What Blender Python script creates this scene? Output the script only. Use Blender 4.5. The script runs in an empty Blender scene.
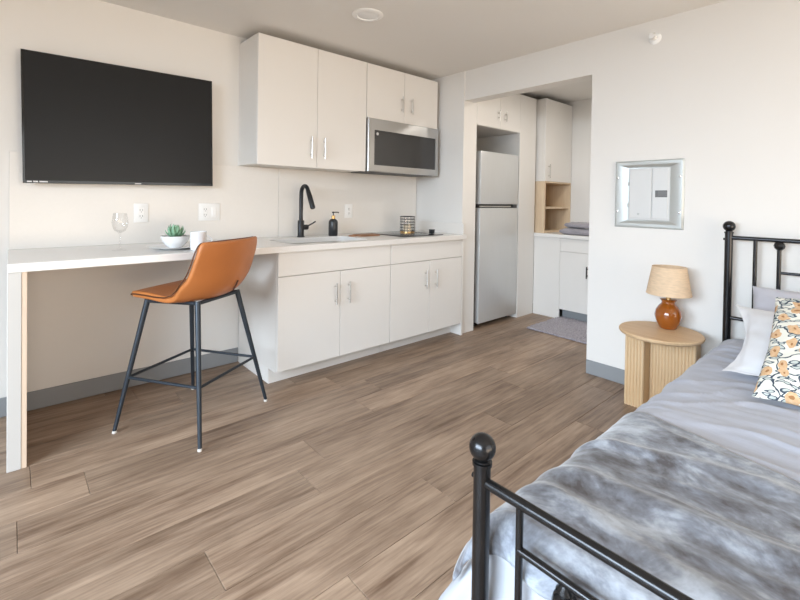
import bpy, bmesh, math, random
from mathutils import Vector, Matrix, noise
random.seed(7)
S = bpy.context.scene
COL = S.collection
PI = math.pi

# ------------------------------------------------------------------ camera
CAMH = 1.2
cam = bpy.data.cameras.new('camera'); camo = bpy.data.objects.new('camera', cam); COL.objects.link(camo)
cam.sensor_fit = 'HORIZONTAL'; cam.sensor_width = 36.0
cam.lens = 436.49 / 800 * 36.0
cam.shift_y = -(300 - 206.39) / 800
cam.clip_start = 0.02
r_ = Vector((.746472, -.665247, .015007)); u_ = Vector((-.001839, .020491, .999788)); f_ = Vector((.665414, .746342, -.014072))
camo.matrix_world = Matrix(((r_.x, u_.x, -f_.x, 0), (r_.y, u_.y, -f_.y, 0), (r_.z, u_.z, -f_.z, CAMH), (0, 0, 0, 1)))
S.camera = camo

# ------------------------------------------------------------------ world, daylight, exposure
w = bpy.data.worlds.new('sky'); S.world = w; w.use_nodes = True
bg = w.node_tree.nodes['Background']; bg.inputs['Color'].default_value = (.80, .90, 1.0, 1); bg.inputs['Strength'].default_value = 1.0
def area(name, loc, rot, sx, sy, power, col):
    l = bpy.data.lights.new(name, 'AREA'); l.shape = 'RECTANGLE'; l.size = sx; l.size_y = sy; l.energy = power; l.color = col
    o = bpy.data.objects.new(name, l); COL.objects.link(o); o.location = loc; o.rotation_euler = rot
    return o
# daylight: open sky outside the glazed balcony door in the left wall and fill through an assumed, unseen glass door behind the camera
def aim(o, target): o.rotation_euler = (Vector(target) - o.location).to_track_quat('-Z', 'Y').to_euler()
aim(area('sky_beyond_balcony_door', (-6.0, .2, 3.65), (0, 0, 0), 8.0, 4.4, 2150, (.79, .92, 1.07)), (1.0, 1.0, .9))
aim(area('assumed_warm_bounce', (1.5, -3.7, -.1), (0, 0, 0), 4.4, 2.4, 230, (1.0, .755, .52)), (2.4, 1.2, 2.3))  # assumed unseen source, added to warm the ceiling and upper walls
aim(area('rear_fill_light', (1.1, -4.2, 2.3), (0, 0, 0), 4.0, 2.4, 60, (1.0, .95, .9)), (1.3, 1.5, .9))  # weak added fill through the assumed rear door
S.view_settings.view_transform = 'Standard'; S.view_settings.look = 'None'
S.view_settings.gamma = 1.0; S.view_settings.use_curve_mapping = False
S.view_settings.exposure = 0.35

# ------------------------------------------------------------------ materials
def nodes(name):
    m = bpy.data.materials.new(name); m.use_nodes = True
    nt = m.node_tree; return m, nt, nt.nodes['Principled BSDF']
def mat(name, col, rough=.5, metal=0, noise_amt=.0, nscale=8, bump=0, bscale=60, spec=None, coat=0, sheen=0, trans=0, ior=None, stretch=(1, 1, 1)):
    m, nt, b = nodes(name); N = nt.nodes; L = nt.links
    b.inputs['Base Color'].default_value = (*col, 1); b.inputs['Roughness'].default_value = rough; b.inputs['Metallic'].default_value = metal
    if spec is not None: b.inputs['Specular IOR Level'].default_value = spec
    if coat: b.inputs['Coat Weight'].default_value = coat; b.inputs['Coat Roughness'].default_value = .08
    if sheen: b.inputs['Sheen Weight'].default_value = sheen; b.inputs['Sheen Roughness'].default_value = .4
    if trans: b.inputs['Transmission Weight'].default_value = trans
    if ior: b.inputs['IOR'].default_value = ior
    tc = N.new('ShaderNodeTexCoord'); mp = N.new('ShaderNodeMapping'); mp.inputs['Scale'].default_value = stretch
    L.new(tc.outputs['Object'], mp.inputs['Vector'])
    t = N.new('ShaderNodeTexNoise'); t.inputs['Scale'].default_value = nscale; t.inputs['Detail'].default_value = 5
    L.new(mp.outputs['Vector'], t.inputs['Vector'])
    if noise_amt:
        r = N.new('ShaderNodeMix'); r.data_type = 'RGBA'
        k = 1 - noise_amt
        r.inputs['A'].default_value = (*[c * k for c in col], 1); r.inputs['B'].default_value = (*[min(1, c * (1 + noise_amt)) for c in col], 1)
        L.new(t.outputs['Fac'], r.inputs['Factor']); L.new(r.outputs['Result'], b.inputs['Base Color'])
    if bump:
        t2 = N.new('ShaderNodeTexNoise'); t2.inputs['Scale'].default_value = bscale; t2.inputs['Detail'].default_value = 4
        L.new(mp.outputs['Vector'], t2.inputs['Vector'])
        bp = N.new('ShaderNodeBump'); bp.inputs['Strength'].default_value = bump; bp.inputs['Distance'].default_value = .004
        L.new(t2.outputs['Fac'], bp.inputs['Height']); L.new(bp.outputs['Normal'], b.inputs['Normal'])
    return m
def lin(r, g, b):
    f = lambda c: (c / 255 / 12.92) if c / 255 <= .04045 else ((c / 255 + .055) / 1.055) ** 2.4
    return (f(r), f(g), f(b))
def wood(name, c1, c2, axis=0, rough=.45, scale=1.0, rnd=False, contrast=1.0):
    """streaky grain running along the given axis"""
    m, nt, b = nodes(name); N = nt.nodes; L = nt.links
    tc = N.new('ShaderNodeTexCoord'); mp = N.new('ShaderNodeMapping')
    sc = [14 * scale] * 3; sc[axis] = .9 * scale; mp.inputs['Scale'].default_value = sc
    src = tc.outputs['Object']
    if rnd:
        oi = N.new('ShaderNodeObjectInfo'); cb = N.new('ShaderNodeCombineXYZ')
        ml = N.new('ShaderNodeMath'); ml.operation = 'MULTIPLY'; ml.inputs[1].default_value = 37
        L.new(oi.outputs['Random'], ml.inputs[0])
        for i in range(3): L.new(ml.outputs[0], cb.inputs[i])
        ad = N.new('ShaderNodeVectorMath'); ad.operation = 'ADD'
        L.new(src, ad.inputs[0]); L.new(cb.outputs[0], ad.inputs[1]); src = ad.outputs[0]
    L.new(src, mp.inputs['Vector'])
    n1 = N.new('ShaderNodeTexNoise'); n1.inputs['Scale'].default_value = 1.1; n1.inputs['Detail'].default_value = 8; n1.inputs['Roughness'].default_value = .62; n1.inputs['Distortion'].default_value = .6
    n2 = N.new('ShaderNodeTexNoise'); n2.inputs['Scale'].default_value = 6; n2.inputs['Detail'].default_value = 4
    n3 = N.new('ShaderNodeTexNoise'); n3.inputs['Scale'].default_value = 2.2; n3.inputs['Detail'].default_value = 5; n3.inputs['Roughness'].default_value = .6
    L.new(mp.outputs[0], n1.inputs['Vector']); L.new(mp.outputs[0], n2.inputs['Vector'])
    mp3 = N.new('ShaderNodeMapping'); s3 = [3.0] * 3; s3[axis] = 1.0; mp3.inputs['Scale'].default_value = s3
    L.new(src, mp3.inputs['Vector']); L.new(mp3.outputs[0], n3.inputs['Vector'])
    a = N.new('ShaderNodeMath'); a.operation = 'MULTIPLY_ADD'; a.inputs[1].default_value = .45; L.new(n2.outputs['Fac'], a.inputs[0]); L.new(n1.outputs['Fac'], a.inputs[2])
    a2 = N.new('ShaderNodeMath'); a2.operation = 'MULTIPLY_ADD'; a2.inputs[1].default_value = .7; L.new(n3.outputs['Fac'], a2.inputs[0]); L.new(a.outputs[0], a2.inputs[2])
    mr = N.new('ShaderNodeMapRange'); mr.inputs['From Min'].default_value = 1.075 - .30 / contrast; mr.inputs['From Max'].default_value = 1.075 + .30 / contrast; L.new(a2.outputs[0], mr.inputs['Value'])
    mx = N.new('ShaderNodeMix'); mx.data_type = 'RGBA'; mx.inputs['A'].default_value = (*c1, 1); mx.inputs['B'].default_value = (*c2, 1)
    L.new(mr.outputs[0], mx.inputs['Factor']); out = mx.outputs['Result']
    if rnd:
        hs = N.new('ShaderNodeHueSaturation'); L.new(out, hs.inputs['Color'])
        m1 = N.new('ShaderNodeMapRange'); m1.inputs['To Min'].default_value = .84; m1.inputs['To Max'].default_value = 1.13; L.new(oi.outputs['Random'], m1.inputs['Value']); L.new(m1.outputs[0], hs.inputs['Value'])
        out = hs.outputs['Color']
    L.new(out, b.inputs['Base Color']); b.inputs['Roughness'].default_value = rough
    bp = N.new('ShaderNodeBump'); bp.inputs['Strength'].default_value = .12; bp.inputs['Distance'].default_value = .002
    L.new(a.outputs[0], bp.inputs['Height']); L.new(bp.outputs['Normal'], b.inputs['Normal'])
    return m
def glass(name, tint=(1, 1, 1), refl=.12):
    m = bpy.data.materials.new(name); m.use_nodes = True; nt = m.node_tree; N = nt.nodes; L = nt.links
    N.remove(N['Principled BSDF']); out = N['Material Output']
    t = N.new('ShaderNodeBsdfTransparent'); t.inputs['Color'].default_value = (*tint, 1)
    g = N.new('ShaderNodeBsdfGlossy'); g.inputs['Roughness'].default_value = .03
    lw = N.new('ShaderNodeLayerWeight'); lw.inputs['Blend'].default_value = .35
    mr = N.new('ShaderNodeMapRange'); mr.inputs['To Min'].default_value = refl * .3; mr.inputs['To Max'].default_value = min(1, refl * 5); L.new(lw.outputs['Facing'], mr.inputs['Value'])
    mx = N.new('ShaderNodeMixShader'); L.new(mr.outputs[0], mx.inputs[0]); L.new(t.outputs[0], mx.inputs[1]); L.new(g.outputs[0], mx.inputs[2]); L.new(mx.outputs[0], out.inputs['Surface'])
    return m

M = {}
M['wall'] = mat('warm white wall paint', (.80, .775, .74), .75, bump=.06, bscale=180, noise_amt=.012, nscale=3)
M['ceil'] = mat('flat white ceiling paint', (.78, .755, .72), .85, bump=.10, bscale=220)
M['base'] = mat('grey rubber cove base', (.27, .28, .29), .6, noise_amt=.06)
M['cab'] = mat('white laminate', (.80, .77, .73), .38, noise_amt=.01, nscale=2)
M['cabin'] = mat('white cabinet carcass', (.78, .745, .70), .5, noise_amt=.01)
M['quartz'] = mat('white quartz worktop', (.80, .775, .745), .25, noise_amt=.03, nscale=90)
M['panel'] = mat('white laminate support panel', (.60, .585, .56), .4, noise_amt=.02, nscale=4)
M['splash'] = mat('white quartz splash panel', (.80, .765, .72), .3, noise_amt=.02, nscale=60)
M['cheek'] = mat('pale maple edge', lin(222, 200, 178), .5, noise_amt=.05, stretch=(30, 30, 1.2))
M['nickel'] = mat('brushed nickel', (.62, .60, .57), .28, 1, noise_amt=.05, nscale=40)
M['steel'] = mat('brushed stainless steel', (.58, .575, .565), .30, 1, noise_amt=.04, nscale=6, stretch=(1, 1, 40), bump=.02, bscale=30)
M['fridge'] = mat('brushed fridge steel', (.66, .665, .66), .33, .35, noise_amt=.05, nscale=5, stretch=(40, 40, 1), bump=.02, bscale=20)
M['darkgap'] = mat('dark grey plastic', (.05, .05, .05), .5, noise_amt=.1)
M['black'] = mat('satin black metal', (.022, .023, .026), .34, .3, noise_amt=.15, nscale=20)
M['bedmetal'] = mat('gunmetal painted steel', (.040, .040, .042), .24, .82, noise_amt=.2, nscale=25)
M['stoolmetal'] = mat('dark slate powder coat', (.035, .045, .058), .38, .4, noise_amt=.1, nscale=30)
M['tvbez'] = mat('gloss black bezel', (.012, .012, .012), .12, noise_amt=.1)
M['tvscr'] = mat('matte dark screen', (.022, .022, .0225), .28, noise_amt=.05, nscale=2, spec=.14)
M['mark'] = mat('silver print', (.6, .6, .6), .4, noise_amt=.05)
M['mwglass'] = mat('smoked microwave glass', (.035, .035, .036), .12, noise_amt=.1, coat=.4)
M['white'] = mat('white plastic', (.90, .895, .88), .35, noise_amt=.01)
M['slot'] = mat('outlet slots', (.09, .085, .08), .6, noise_amt=.05)
M['china'] = mat('white glazed china', (.86, .86, .86), .18, coat=.3, noise_amt=.01)
M['leather'] = mat('tan leather', lin(188, 116, 62), .38, noise_amt=.09, nscale=9, bump=.10, bscale=260, coat=.06)
M['piping'] = mat('dark brown piping', lin(88, 50, 26), .5, noise_amt=.1)
M['glide'] = mat('light foot glide', (.70, .67, .62), .4, noise_amt=.05)
M['leaf'] = mat('blue green succulent leaf', lin(140, 182, 150), .5, noise_amt=.3, nscale=25)
M['soil'] = mat('dark potting soil', (.05, .038, .028), .9, noise_amt=.4, nscale=60, bump=.5)
M['gold'] = mat('brushed brass', lin(205, 165, 110), .3, .9, noise_amt=.08)
M['bottle'] = mat('dark slate bottle', (.025, .028, .032), .33, noise_amt=.1)
M['cookglass'] = mat('black ceramic cooktop glass', (.012, .012, .013), .08, noise_amt=.1)
M['burner'] = mat('grey burner ring print', (.16, .16, .16), .3, noise_amt=.1)
M['board'] = wood('acacia cutting board', lin(120, 82, 56), lin(176, 130, 96), 0, .5, 2.0)
M['glass'] = glass('clear thin glass', (.99, .99, .99), .05)
M['pane'] = glass('window pane', (.97, .98, .98), .08)
M['candle'] = mat('cream candle wax', (.75, .62, .45), .6, noise_amt=.03)
M['floor'] = mat('concrete subfloor', (.10, .085, .07), .9, noise_amt=.2)
M['plank'] = wood('greige oak vinyl plank', lin(100, 77, 60), lin(176, 152, 130), 0, .42, 1.5, rnd=True, contrast=1.0)
M['oak'] = wood('pale oak veneer', lin(200, 164, 124), lin(224, 194, 156), 1, .5, 1.2)
M['oakv'] = wood('pale oak flutes', lin(204, 170, 128), lin(228, 200, 162), 2, .5, 1.2)
M['niche'] = wood('light birch veneer', lin(204, 176, 144), lin(226, 204, 174), 2, .5, .8)
M['ceramic'] = mat('amber glazed ceramic', lin(148, 80, 22), .10, noise_amt=.18, nscale=9, coat=.6)
M['shade'] = mat('woven raffia shade', lin(224, 196, 164), .85, noise_amt=.22, nscale=30, bump=.5, bscale=120, stretch=(1, 1, 5))
M['pan_grey'] = mat('light grey enamel', (.50, .515, .50), .30, .40, noise_amt=.03)
M['pan_white'] = mat('white enamel', (.66, .665, .66), .35, noise_amt=.02)
M['pan_lid'] = mat('grey latch', (.14, .14, .14), .4, noise_amt=.1)
M['screw'] = mat('bright screw', (.8, .8, .8), .25, .8, noise_amt=.05)
M['frame'] = mat('white window frame', (.8, .8, .8), .4, noise_amt=.02)
M['towel'] = mat('grey terry towel', lin(150, 146, 152), .95, noise_amt=.18, nscale=60, bump=.8, bscale=150, sheen=.3)
M['rug'] = mat('grey shag rug', lin(156, 150, 156), .95, noise_amt=.5, nscale=70, bump=.9, bscale=110, sheen=.3)
M['lens'] = mat('frosted lamp lens', (.85, .85, .84), .5, noise_amt=.01)
M['mattress'] = mat('white mattress ticking', (.78, .78, .78), .8, noise_amt=.02, bump=.1)
M['comforter'] = mat('white cotton comforter', (.43, .45, .49), .85, noise_amt=.04, nscale=5, bump=.4, bscale=14, sheen=.15)
M['pillowwhite'] = mat('white cotton pillowcase', (.68, .68, .70), .8, noise_amt=.02, bump=.5, bscale=9, sheen=.1)
M['pillowgrey'] = mat('pale grey pillowcase', lin(180, 178, 184), .85, noise_amt=.04, nscale=7, bump=.4, bscale=12, sheen=.2)
M['duvet'] = mat('pale grey duvet cotton', lin(172, 176, 188), .85, noise_amt=.05, nscale=7, bump=.5, bscale=22, sheen=.2, stretch=(2.2, .8, 1))
def velvet():
    m, nt, b = nodes('crushed grey velvet'); N = nt.nodes; L = nt.links
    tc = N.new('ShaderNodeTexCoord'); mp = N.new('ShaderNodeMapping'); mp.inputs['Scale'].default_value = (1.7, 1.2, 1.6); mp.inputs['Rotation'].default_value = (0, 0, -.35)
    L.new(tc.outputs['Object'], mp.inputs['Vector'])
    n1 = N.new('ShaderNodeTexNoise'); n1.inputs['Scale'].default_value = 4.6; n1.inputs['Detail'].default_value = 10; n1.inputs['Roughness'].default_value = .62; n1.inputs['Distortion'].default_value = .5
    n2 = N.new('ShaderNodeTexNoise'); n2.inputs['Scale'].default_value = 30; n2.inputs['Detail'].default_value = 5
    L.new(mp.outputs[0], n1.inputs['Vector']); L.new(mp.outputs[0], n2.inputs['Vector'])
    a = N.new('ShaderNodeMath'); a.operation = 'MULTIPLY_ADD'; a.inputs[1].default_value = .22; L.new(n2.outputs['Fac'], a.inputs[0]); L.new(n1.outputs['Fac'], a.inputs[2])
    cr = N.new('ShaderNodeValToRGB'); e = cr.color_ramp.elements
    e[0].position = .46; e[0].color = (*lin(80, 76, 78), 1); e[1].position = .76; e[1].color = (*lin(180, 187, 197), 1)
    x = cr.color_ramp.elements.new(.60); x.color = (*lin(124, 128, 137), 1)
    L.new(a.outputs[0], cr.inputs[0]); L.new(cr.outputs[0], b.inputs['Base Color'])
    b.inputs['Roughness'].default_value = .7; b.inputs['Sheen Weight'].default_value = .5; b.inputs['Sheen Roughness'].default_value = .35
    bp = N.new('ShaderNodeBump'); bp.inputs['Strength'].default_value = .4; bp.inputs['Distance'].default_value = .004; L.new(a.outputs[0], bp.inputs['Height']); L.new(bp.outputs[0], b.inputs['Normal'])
    return m
M['velvet'] = velvet()
def floral():
    """cream cloth with a printed pattern of navy vines, leaves and tan blossoms"""
    m, nt, b = nodes('floral print cotton'); N = nt.nodes; L = nt.links
    tc = N.new('ShaderNodeTexCoord')
    nz = N.new('ShaderNodeTexNoise'); nz.inputs['Scale'].default_value = 9; nz.inputs['Detail'].default_value = 2; L.new(tc.outputs['UV'], nz.inputs['Vector'])
    vm = N.new('ShaderNodeVectorMath'); vm.operation = 'MULTIPLY_ADD'; vm.inputs[1].default_value = (.10, .10, .0); L.new(nz.outputs['Color'], vm.inputs[0]); L.new(tc.outputs['UV'], vm.inputs[2])
    def vor(scale, feat, vec, st=(1, 1, 1), rot=0):
        mp = N.new('ShaderNodeMapping'); mp.inputs['Scale'].default_value = st; mp.inputs['Rotation'].default_value = (0, 0, rot); L.new(vec, mp.inputs['Vector'])
        v = N.new('ShaderNodeTexVoronoi'); v.voronoi_dimensions = '2D'; v.feature = feat; v.inputs['Scale'].default_value = scale; L.new(mp.outputs[0], v.inputs['Vector']); return v
    def lt(sock, val):
        q = N.new('ShaderNodeMath'); q.operation = 'LESS_THAN'; q.inputs[1].default_value = val; L.new(sock, q.inputs[0]); return q.outputs[0]
    def mul(a, c):
        q = N.new('ShaderNodeMath'); q.operation = 'MULTIPLY'; L.new(a, q.inputs[0]); L.new(c, q.inputs[1]); return q.outputs[0]
    def mix(fac, A, col):
        x = N.new('ShaderNodeMix'); x.data_type = 'RGBA'; L.new(fac, x.inputs['Factor'])
        if isinstance(A, tuple): x.inputs['A'].default_value = (*A, 1)
        else: L.new(A, x.inputs['A'])
        if isinstance(col, tuple): x.inputs['B'].default_value = (*col, 1)
        else: L.new(col, x.inputs['B'])
        return x.outputs['Result']
    vine = vor(7.2, 'DISTANCE_TO_EDGE', vm.outputs[0])
    c = mix(lt(vine.outputs['Distance'], .034), lin(233, 231, 220), lin(58, 70, 84))
    lf = vor(11.5, 'F1', vm.outputs[0], (1.0, 2.4, 1), .6)
    ring = lt(lf.outputs['Distance'], .34)
    c = mix(ring, c, lin(62, 76, 90))
    inner = lt(lf.outputs['Distance'], .21)
    c = mix(inner, c, lin(196, 202, 196))
    fl = vor(8.6, 'F1', vm.outputs[0], (1.25, 1, 1), .2)
    sp = N.new('ShaderNodeSeparateColor'); L.new(fl.outputs['Color'], sp.inputs[0])
    blossom = mul(lt(fl.outputs['Distance'], .33), lt(sp.outputs[0], .62))
    pn = N.new('ShaderNodeTexNoise'); pn.inputs['Scale'].default_value = 42; L.new(tc.outputs['UV'], pn.inputs['Vector'])
    tan = mix(pn.outputs['Fac'], lin(196, 146, 98), lin(236, 206, 168))
    c = mix(blossom, c, tan)
    c = mix(mul(lt(fl.outputs['Distance'], .10), lt(sp.outputs[0], .62)), c, lin(168, 118, 74))
    L.new(c, b.inputs['Base Color']); b.inputs['Roughness'].default_value = .85
    bp = N.new('ShaderNodeBump'); bp.inputs['Strength'].default_value = .15; bp.inputs['Distance'].default_value = .002; L.new(nz.outputs['Fac'], bp.inputs['Height']); L.new(bp.outputs[0], b.inputs['Normal'])
    return m
M['floral'] = floral()

# ------------------------------------------------------------------ mesh helpers
def new(): return bmesh.new()
def box(bm, x0, x1, y0, y1, z0, z1, bev=0, seg=2):
    t = bmesh.new(); bmesh.ops.create_cube(t, size=1)
    for v in t.verts: v.co = Vector(((x0 + x1) / 2 + v.co.x * (x1 - x0), (y0 + y1) / 2 + v.co.y * (y1 - y0), (z0 + z1) / 2 + v.co.z * (z1 - z0)))
    if bev: bmesh.ops.bevel(t, geom=t.edges[:], offset=bev, segments=seg, affect='EDGES', profile=.5)
    me = bpy.data.meshes.new('tmp'); t.to_mesh(me); t.free(); bm.from_mesh(me); bpy.data.meshes.remove(me); return bm
def rings(bm, rs, close=False, cap=True):
    n = len(rs[0]); V = [[bm.verts.new(p) for p in r] for r in rs]
    k = len(V); rng = range(k) if close else range(k - 1)
    for i in rng:
        a, b = V[i], V[(i + 1) % k]
        for j in range(n): bm.faces.new((a[j], a[(j + 1) % n], b[(j + 1) % n], b[j]))
    if cap and not close:
        bm.faces.new(V[0][::-1]); bm.faces.new(V[-1])
    return bm
def tube(bm, pts, r, n=12, close=False, cap=True):
    pts = [Vector(p) for p in pts]; k = len(pts); rad = r if isinstance(r, (list, tuple)) else [r] * k
    out = []; up = None
    for i in range(k):
        if close: d = pts[(i + 1) % k] - pts[i - 1]
        else: d = pts[min(i + 1, k - 1)] - pts[max(i - 1, 0)]
        d.normalize()
        if up is None:
            up = Vector((0, 0, 1)) if abs(d.z) < .9 else Vector((1, 0, 0))
        s = d.cross(up); s.normalize(); up = s.cross(d); up.normalize()
        out.append([pts[i] + (s * math.cos(2 * PI * j / n) + up * math.sin(2 * PI * j / n)) * rad[i] for j in range(n)])
    return rings(bm, out, close, cap)
def lathe(bm, prof, c=(0, 0, 0), n=28, cap=True):
    c = Vector(c)
    return rings(bm, [[c + Vector((r * math.cos(2 * PI * j / n), r * math.sin(2 * PI * j / n), z)) for j in range(n)] for r, z in prof], cap=cap)
def ball(bm, c, r, n=20, m=12, sq=1.0):
    return lathe(bm, [(max(1e-4, r * math.sin(PI * i / m)), -r * sq * math.cos(PI * i / m)) for i in range(m + 1)], c, n)
def grid(bm, P, uv=True):
    a, b = len(P), len(P[0]); V = [[bm.verts.new(p) for p in row] for row in P]
    lay = bm.loops.layers.uv.verify() if uv else None
    for i in range(a - 1):
        for j in range(b - 1):
            f = bm.faces.new((V[i][j], V[i + 1][j], V[i + 1][j + 1], V[i][j + 1]))
            if uv:
                for l, (p, q) in zip(f.loops, ((i, j), (i + 1, j), (i + 1, j + 1), (i, j + 1))): l[lay].uv = (p / (a - 1), q / (b - 1))
    return bm
def tag(o, label, cat, group=None):
    o['label'] = label; o['category'] = cat
    if group: o['group'] = group
    return o
def obj(name, bm, m, parent=None, smooth=35, local=False, recalc=True):
    if recalc: bmesh.ops.recalc_face_normals(bm, faces=bm.faces[:])
    me = bpy.data.meshes.new(name); bm.to_mesh(me); bm.free()
    if smooth:
        for p in me.polygons: p.use_smooth = True
        me.set_sharp_from_angle(angle=math.radians(smooth))
    me.materials.append(M[m] if isinstance(m, str) else m)
    o = bpy.data.objects.new(name, me); COL.objects.link(o)
    if parent:
        o.parent = parent
        if parent.type == 'EMPTY' and not local: o.matrix_parent_inverse = Matrix.Translation(-parent.location)
    return o
def thing(name, label, cat, loc=(0, 0, 0), rotz=0, group=None):
    o = bpy.data.objects.new(name, None); COL.objects.link(o); o.location = loc; o.rotation_euler = (0, 0, rotz); o.empty_display_size = .1
    return tag(o, label, cat, group)
def struct(name, bm, m, label=None, parent=None):
    o = obj(name, bm, m, parent, 0)
    if not parent: o['kind'] = 'structure'
    if label: o['label'] = label
    return o

# ------------------------------------------------------------------ the setting
ZC = 2.365; YK = 3.16; XR = 3.04; XL = -1.60; YB = -2.0; XF = 4.83
floor = struct('floor', box(new(), XL - .15, XF + .1, YB - .1, YK + .1, -.12, -.006), 'floor', 'greige wood plank floor')
PW = .197; PL = 1.52
def plank_mesh(l, wd):
    bm = new(); g = .0007; c = .0012
    a = [(g, g), (l - g, g), (l - g, wd - g), (g, wd - g)]
    b = [(g + c, g + c), (l - g - c, g + c), (l - g - c, wd - g - c), (g + c, wd - g - c)]
    rings(bm, [[Vector((x, y, -.006)) for x, y in a], [Vector((x, y, -c)) for x, y in a], [Vector((x, y, 0)) for x, y in b]])
    bmesh.ops.recalc_face_normals(bm, faces=bm.faces[:])
    me = bpy.data.meshes.new('plank'); bm.to_mesh(me); bm.free(); me.materials.append(M['plank']); return me
cache = {}
joint = {3: .24, -1: .492, 1: 1.086, -2: 1.33}          # end joints read off the photograph, by row
k0 = int(math.floor((YB - 1.522) / PW)); k1 = int(math.ceil((YK - 1.522) / PW))
for k in range(k0, k1):
    y0 = 1.522 + k * PW; y1 = min(y0 + PW, YK); yy = max(y0, YB)
    x = joint.get(k, random.Random(k * 13 + 5).uniform(0, PL))
    while x > XL: x -= PL
    while x < XF:
        a, b = max(x, XL), min(x + PL, XF)
        if b - a > .02 and not (a >= XR + .2 and y1 < .8):
            key = (round(b - a, 4), round(y1 - yy, 4))
            if key not in cache: cache[key] = plank_mesh(b - a, y1 - yy)
            o = bpy.data.objects.new('plank', cache[key]); COL.objects.link(o); o.location = (a, yy, 0); o.parent = floor
        x += PL
struct('ceiling', box(new(), XL - .15, XF + .1, YB - .1, YK + .1, ZC, ZC + .1), 'ceil', 'flat off-white ceiling')
struct('wall_back', box(new(), XL - .15, XF + .1, YK, YK + .1, 0, ZC), 'wall', 'warm white wall behind the kitchen run')
bm = box(new(), XR, XR + .13, YB, 1.405, 0, ZC); box(bm, XR, XR + .13, 1.405, 2.565, 2.102, ZC)
struct('wall_right', bm, 'wall', 'off-white wall with an opening to the fridge alcove')
struct('wall_partition', box(new(), 3.03, 3.215, 2.556, YK, 0, ZC), 'wall', 'short white partition wall beside the fridge')
bm = box(new(), XF, XF + .1, .8, YK, 0, ZC); box(bm, XR + .13, XF, .8, .9, 0, ZC)
struct('wall_alcove', bm, 'wall', 'far wall of the fridge alcove')
WY0, WY1 = -.75, 2.05
bm = box(new(), XL - .15, XL, YB, WY0, 0, ZC); box(bm, XL - .15, XL, WY1, YK, 0, ZC); box(bm, XL - .15, XL, WY0, WY1, 2.15, ZC)
struct('wall_left', bm, 'wall', 'off-white wall around the balcony door')
bm = box(new(), XL, -.55, YB - .1, YB, 0, ZC); box(bm, 2.75, XR + .13, YB - .1, YB, 0, ZC); box(bm, -.55, 2.75, YB - .1, YB, 0, .08); box(bm, -.55, 2.75, YB - .1, YB, 2.15, ZC)
struct('wall_front', bm, 'wall', 'off-white wall around the assumed rear glass door')
def baseboard(name, *a):
    o = struct(name, box(new(), *a, bev=.003, seg=1), 'base', 'grey rubber baseboard')
baseboard('baseboard_back', .054, 1.243, YK - .008, YK, 0, .105)
baseboard('baseboard_left', XL, -.012, YK - .008, YK, 0, .105)
baseboard('baseboard_right', XR - .008, XR, YB, 1.405, 0, .098)
def window(name, axis, at, a0, a1, z0, z1, nmul, label):
    root = bpy.data.objects.new(name, None); COL.objects.link(root); root['kind'] = 'structure'; root['label'] = label
    def B(bm, p0, p1, q0, q1, d=.03): return box(bm, at - d, at + d, p0, p1, q0, q1, .004, 1) if axis == 'x' else box(bm, p0, p1, at - d, at + d, q0, q1, .004, 1)
    f = .05; bm = new(); B(bm, a0, a0 + f, z0, z1); B(bm, a1 - f, a1, z0, z1); B(bm, a0 + f, a1 - f, z0, z0 + f); B(bm, a0 + f, a1 - f, z1 - f, z1)
    obj('window_frame', bm, 'frame', root)
    st = (a1 - a0) / nmul
    for i in range(1, nmul): obj('mullion', B(new(), a0 + st * i - .025, a0 + st * i + .025, z0 + f, z1 - f), 'frame', root)
    for i in range(nmul): obj('pane', B(new(), a0 + st * i + (.025 if i else f), a0 + st * (i + 1) - (.025 if i < nmul - 1 else f), z0 + f, z1 - f, .003), 'pane', root, smooth=0)
window('window_1', 'x', XL - .075, WY0, WY1, 0, 2.15, 2, 'white framed sliding glass balcony door')
window('window_2', 'y', YB - .05, -.55, 2.75, .08, 2.15, 3, 'assumed white framed three-panel rear glass door, out of view')  # unseen and assumed; low sill lets bounce light reach under the bar

# ------------------------------------------------------------------ worktop, splash, sink
YF = 2.498; ZT = .902; ZU = .864
SX0, SX1, SY0, SY1 = 1.37, 2.02, 2.60, 2.97
t = thing('worktop', 'long white quartz worktop on the kitchen wall, running from breakfast bar to partition', 'countertop', (1.5, 2.8, ZU))
def slab_with_hole(x0, x1, y0, y1, z0, z1, hx0, hx1, hy0, hy1):
    bm = new()
    def rr(ax0, ax1, ay0, ay1, r, n=5):
        P = []
        for cx, cy, a in ((ax1 - r, ay0 + r, -90), (ax1 - r, ay1 - r, 0), (ax0 + r, ay1 - r, 90), (ax0 + r, ay0 + r, 180)):
            for i in range(n + 1): th = math.radians(a + 90 * i / n); P.append((cx + r * math.cos(th), cy + r * math.sin(th)))
        return P
    o = rr(x0, x1, y0, y1, .002); h = rr(hx0, hx1, hy0, hy1, .05)
    c = .0025
    oi = rr(x0 + c, x1 - c, y0 + c, y1 - c, .002)
    L = [[Vector((x, y, z)) for x, y in P] for P, z in ((h, z0), (o, z0), (o, z1 - c), (oi, z1), (h, z1))]
    rings(bm, L, close=True); return bm
obj('slab', slab_with_hole(-.012, 3.028, YF, YK - .002, ZU, ZT, SX0, SX1, SY0, SY1), 'quartz', t, smooth=30)
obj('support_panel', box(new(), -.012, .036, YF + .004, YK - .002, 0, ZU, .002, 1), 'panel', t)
obj('support_cheek', box(new(), .036, .054, YF + .006, YK - .002, 0, ZU, .001, 1), 'cheek', t)['label'] = 'pale maple cheek inside the bar support'
t = thing('backsplash', 'white splash panels between worktop and wall cabinets', 'backsplash', (1.5, 3.15, ZT))
for a, b in ((-.008, 1.545), (1.547, 3.018)):
    obj('splash_panel', box(new(), a, b, 3.147, YK - .001, ZT, 1.432, .0015, 1), 'splash', t)
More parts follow.
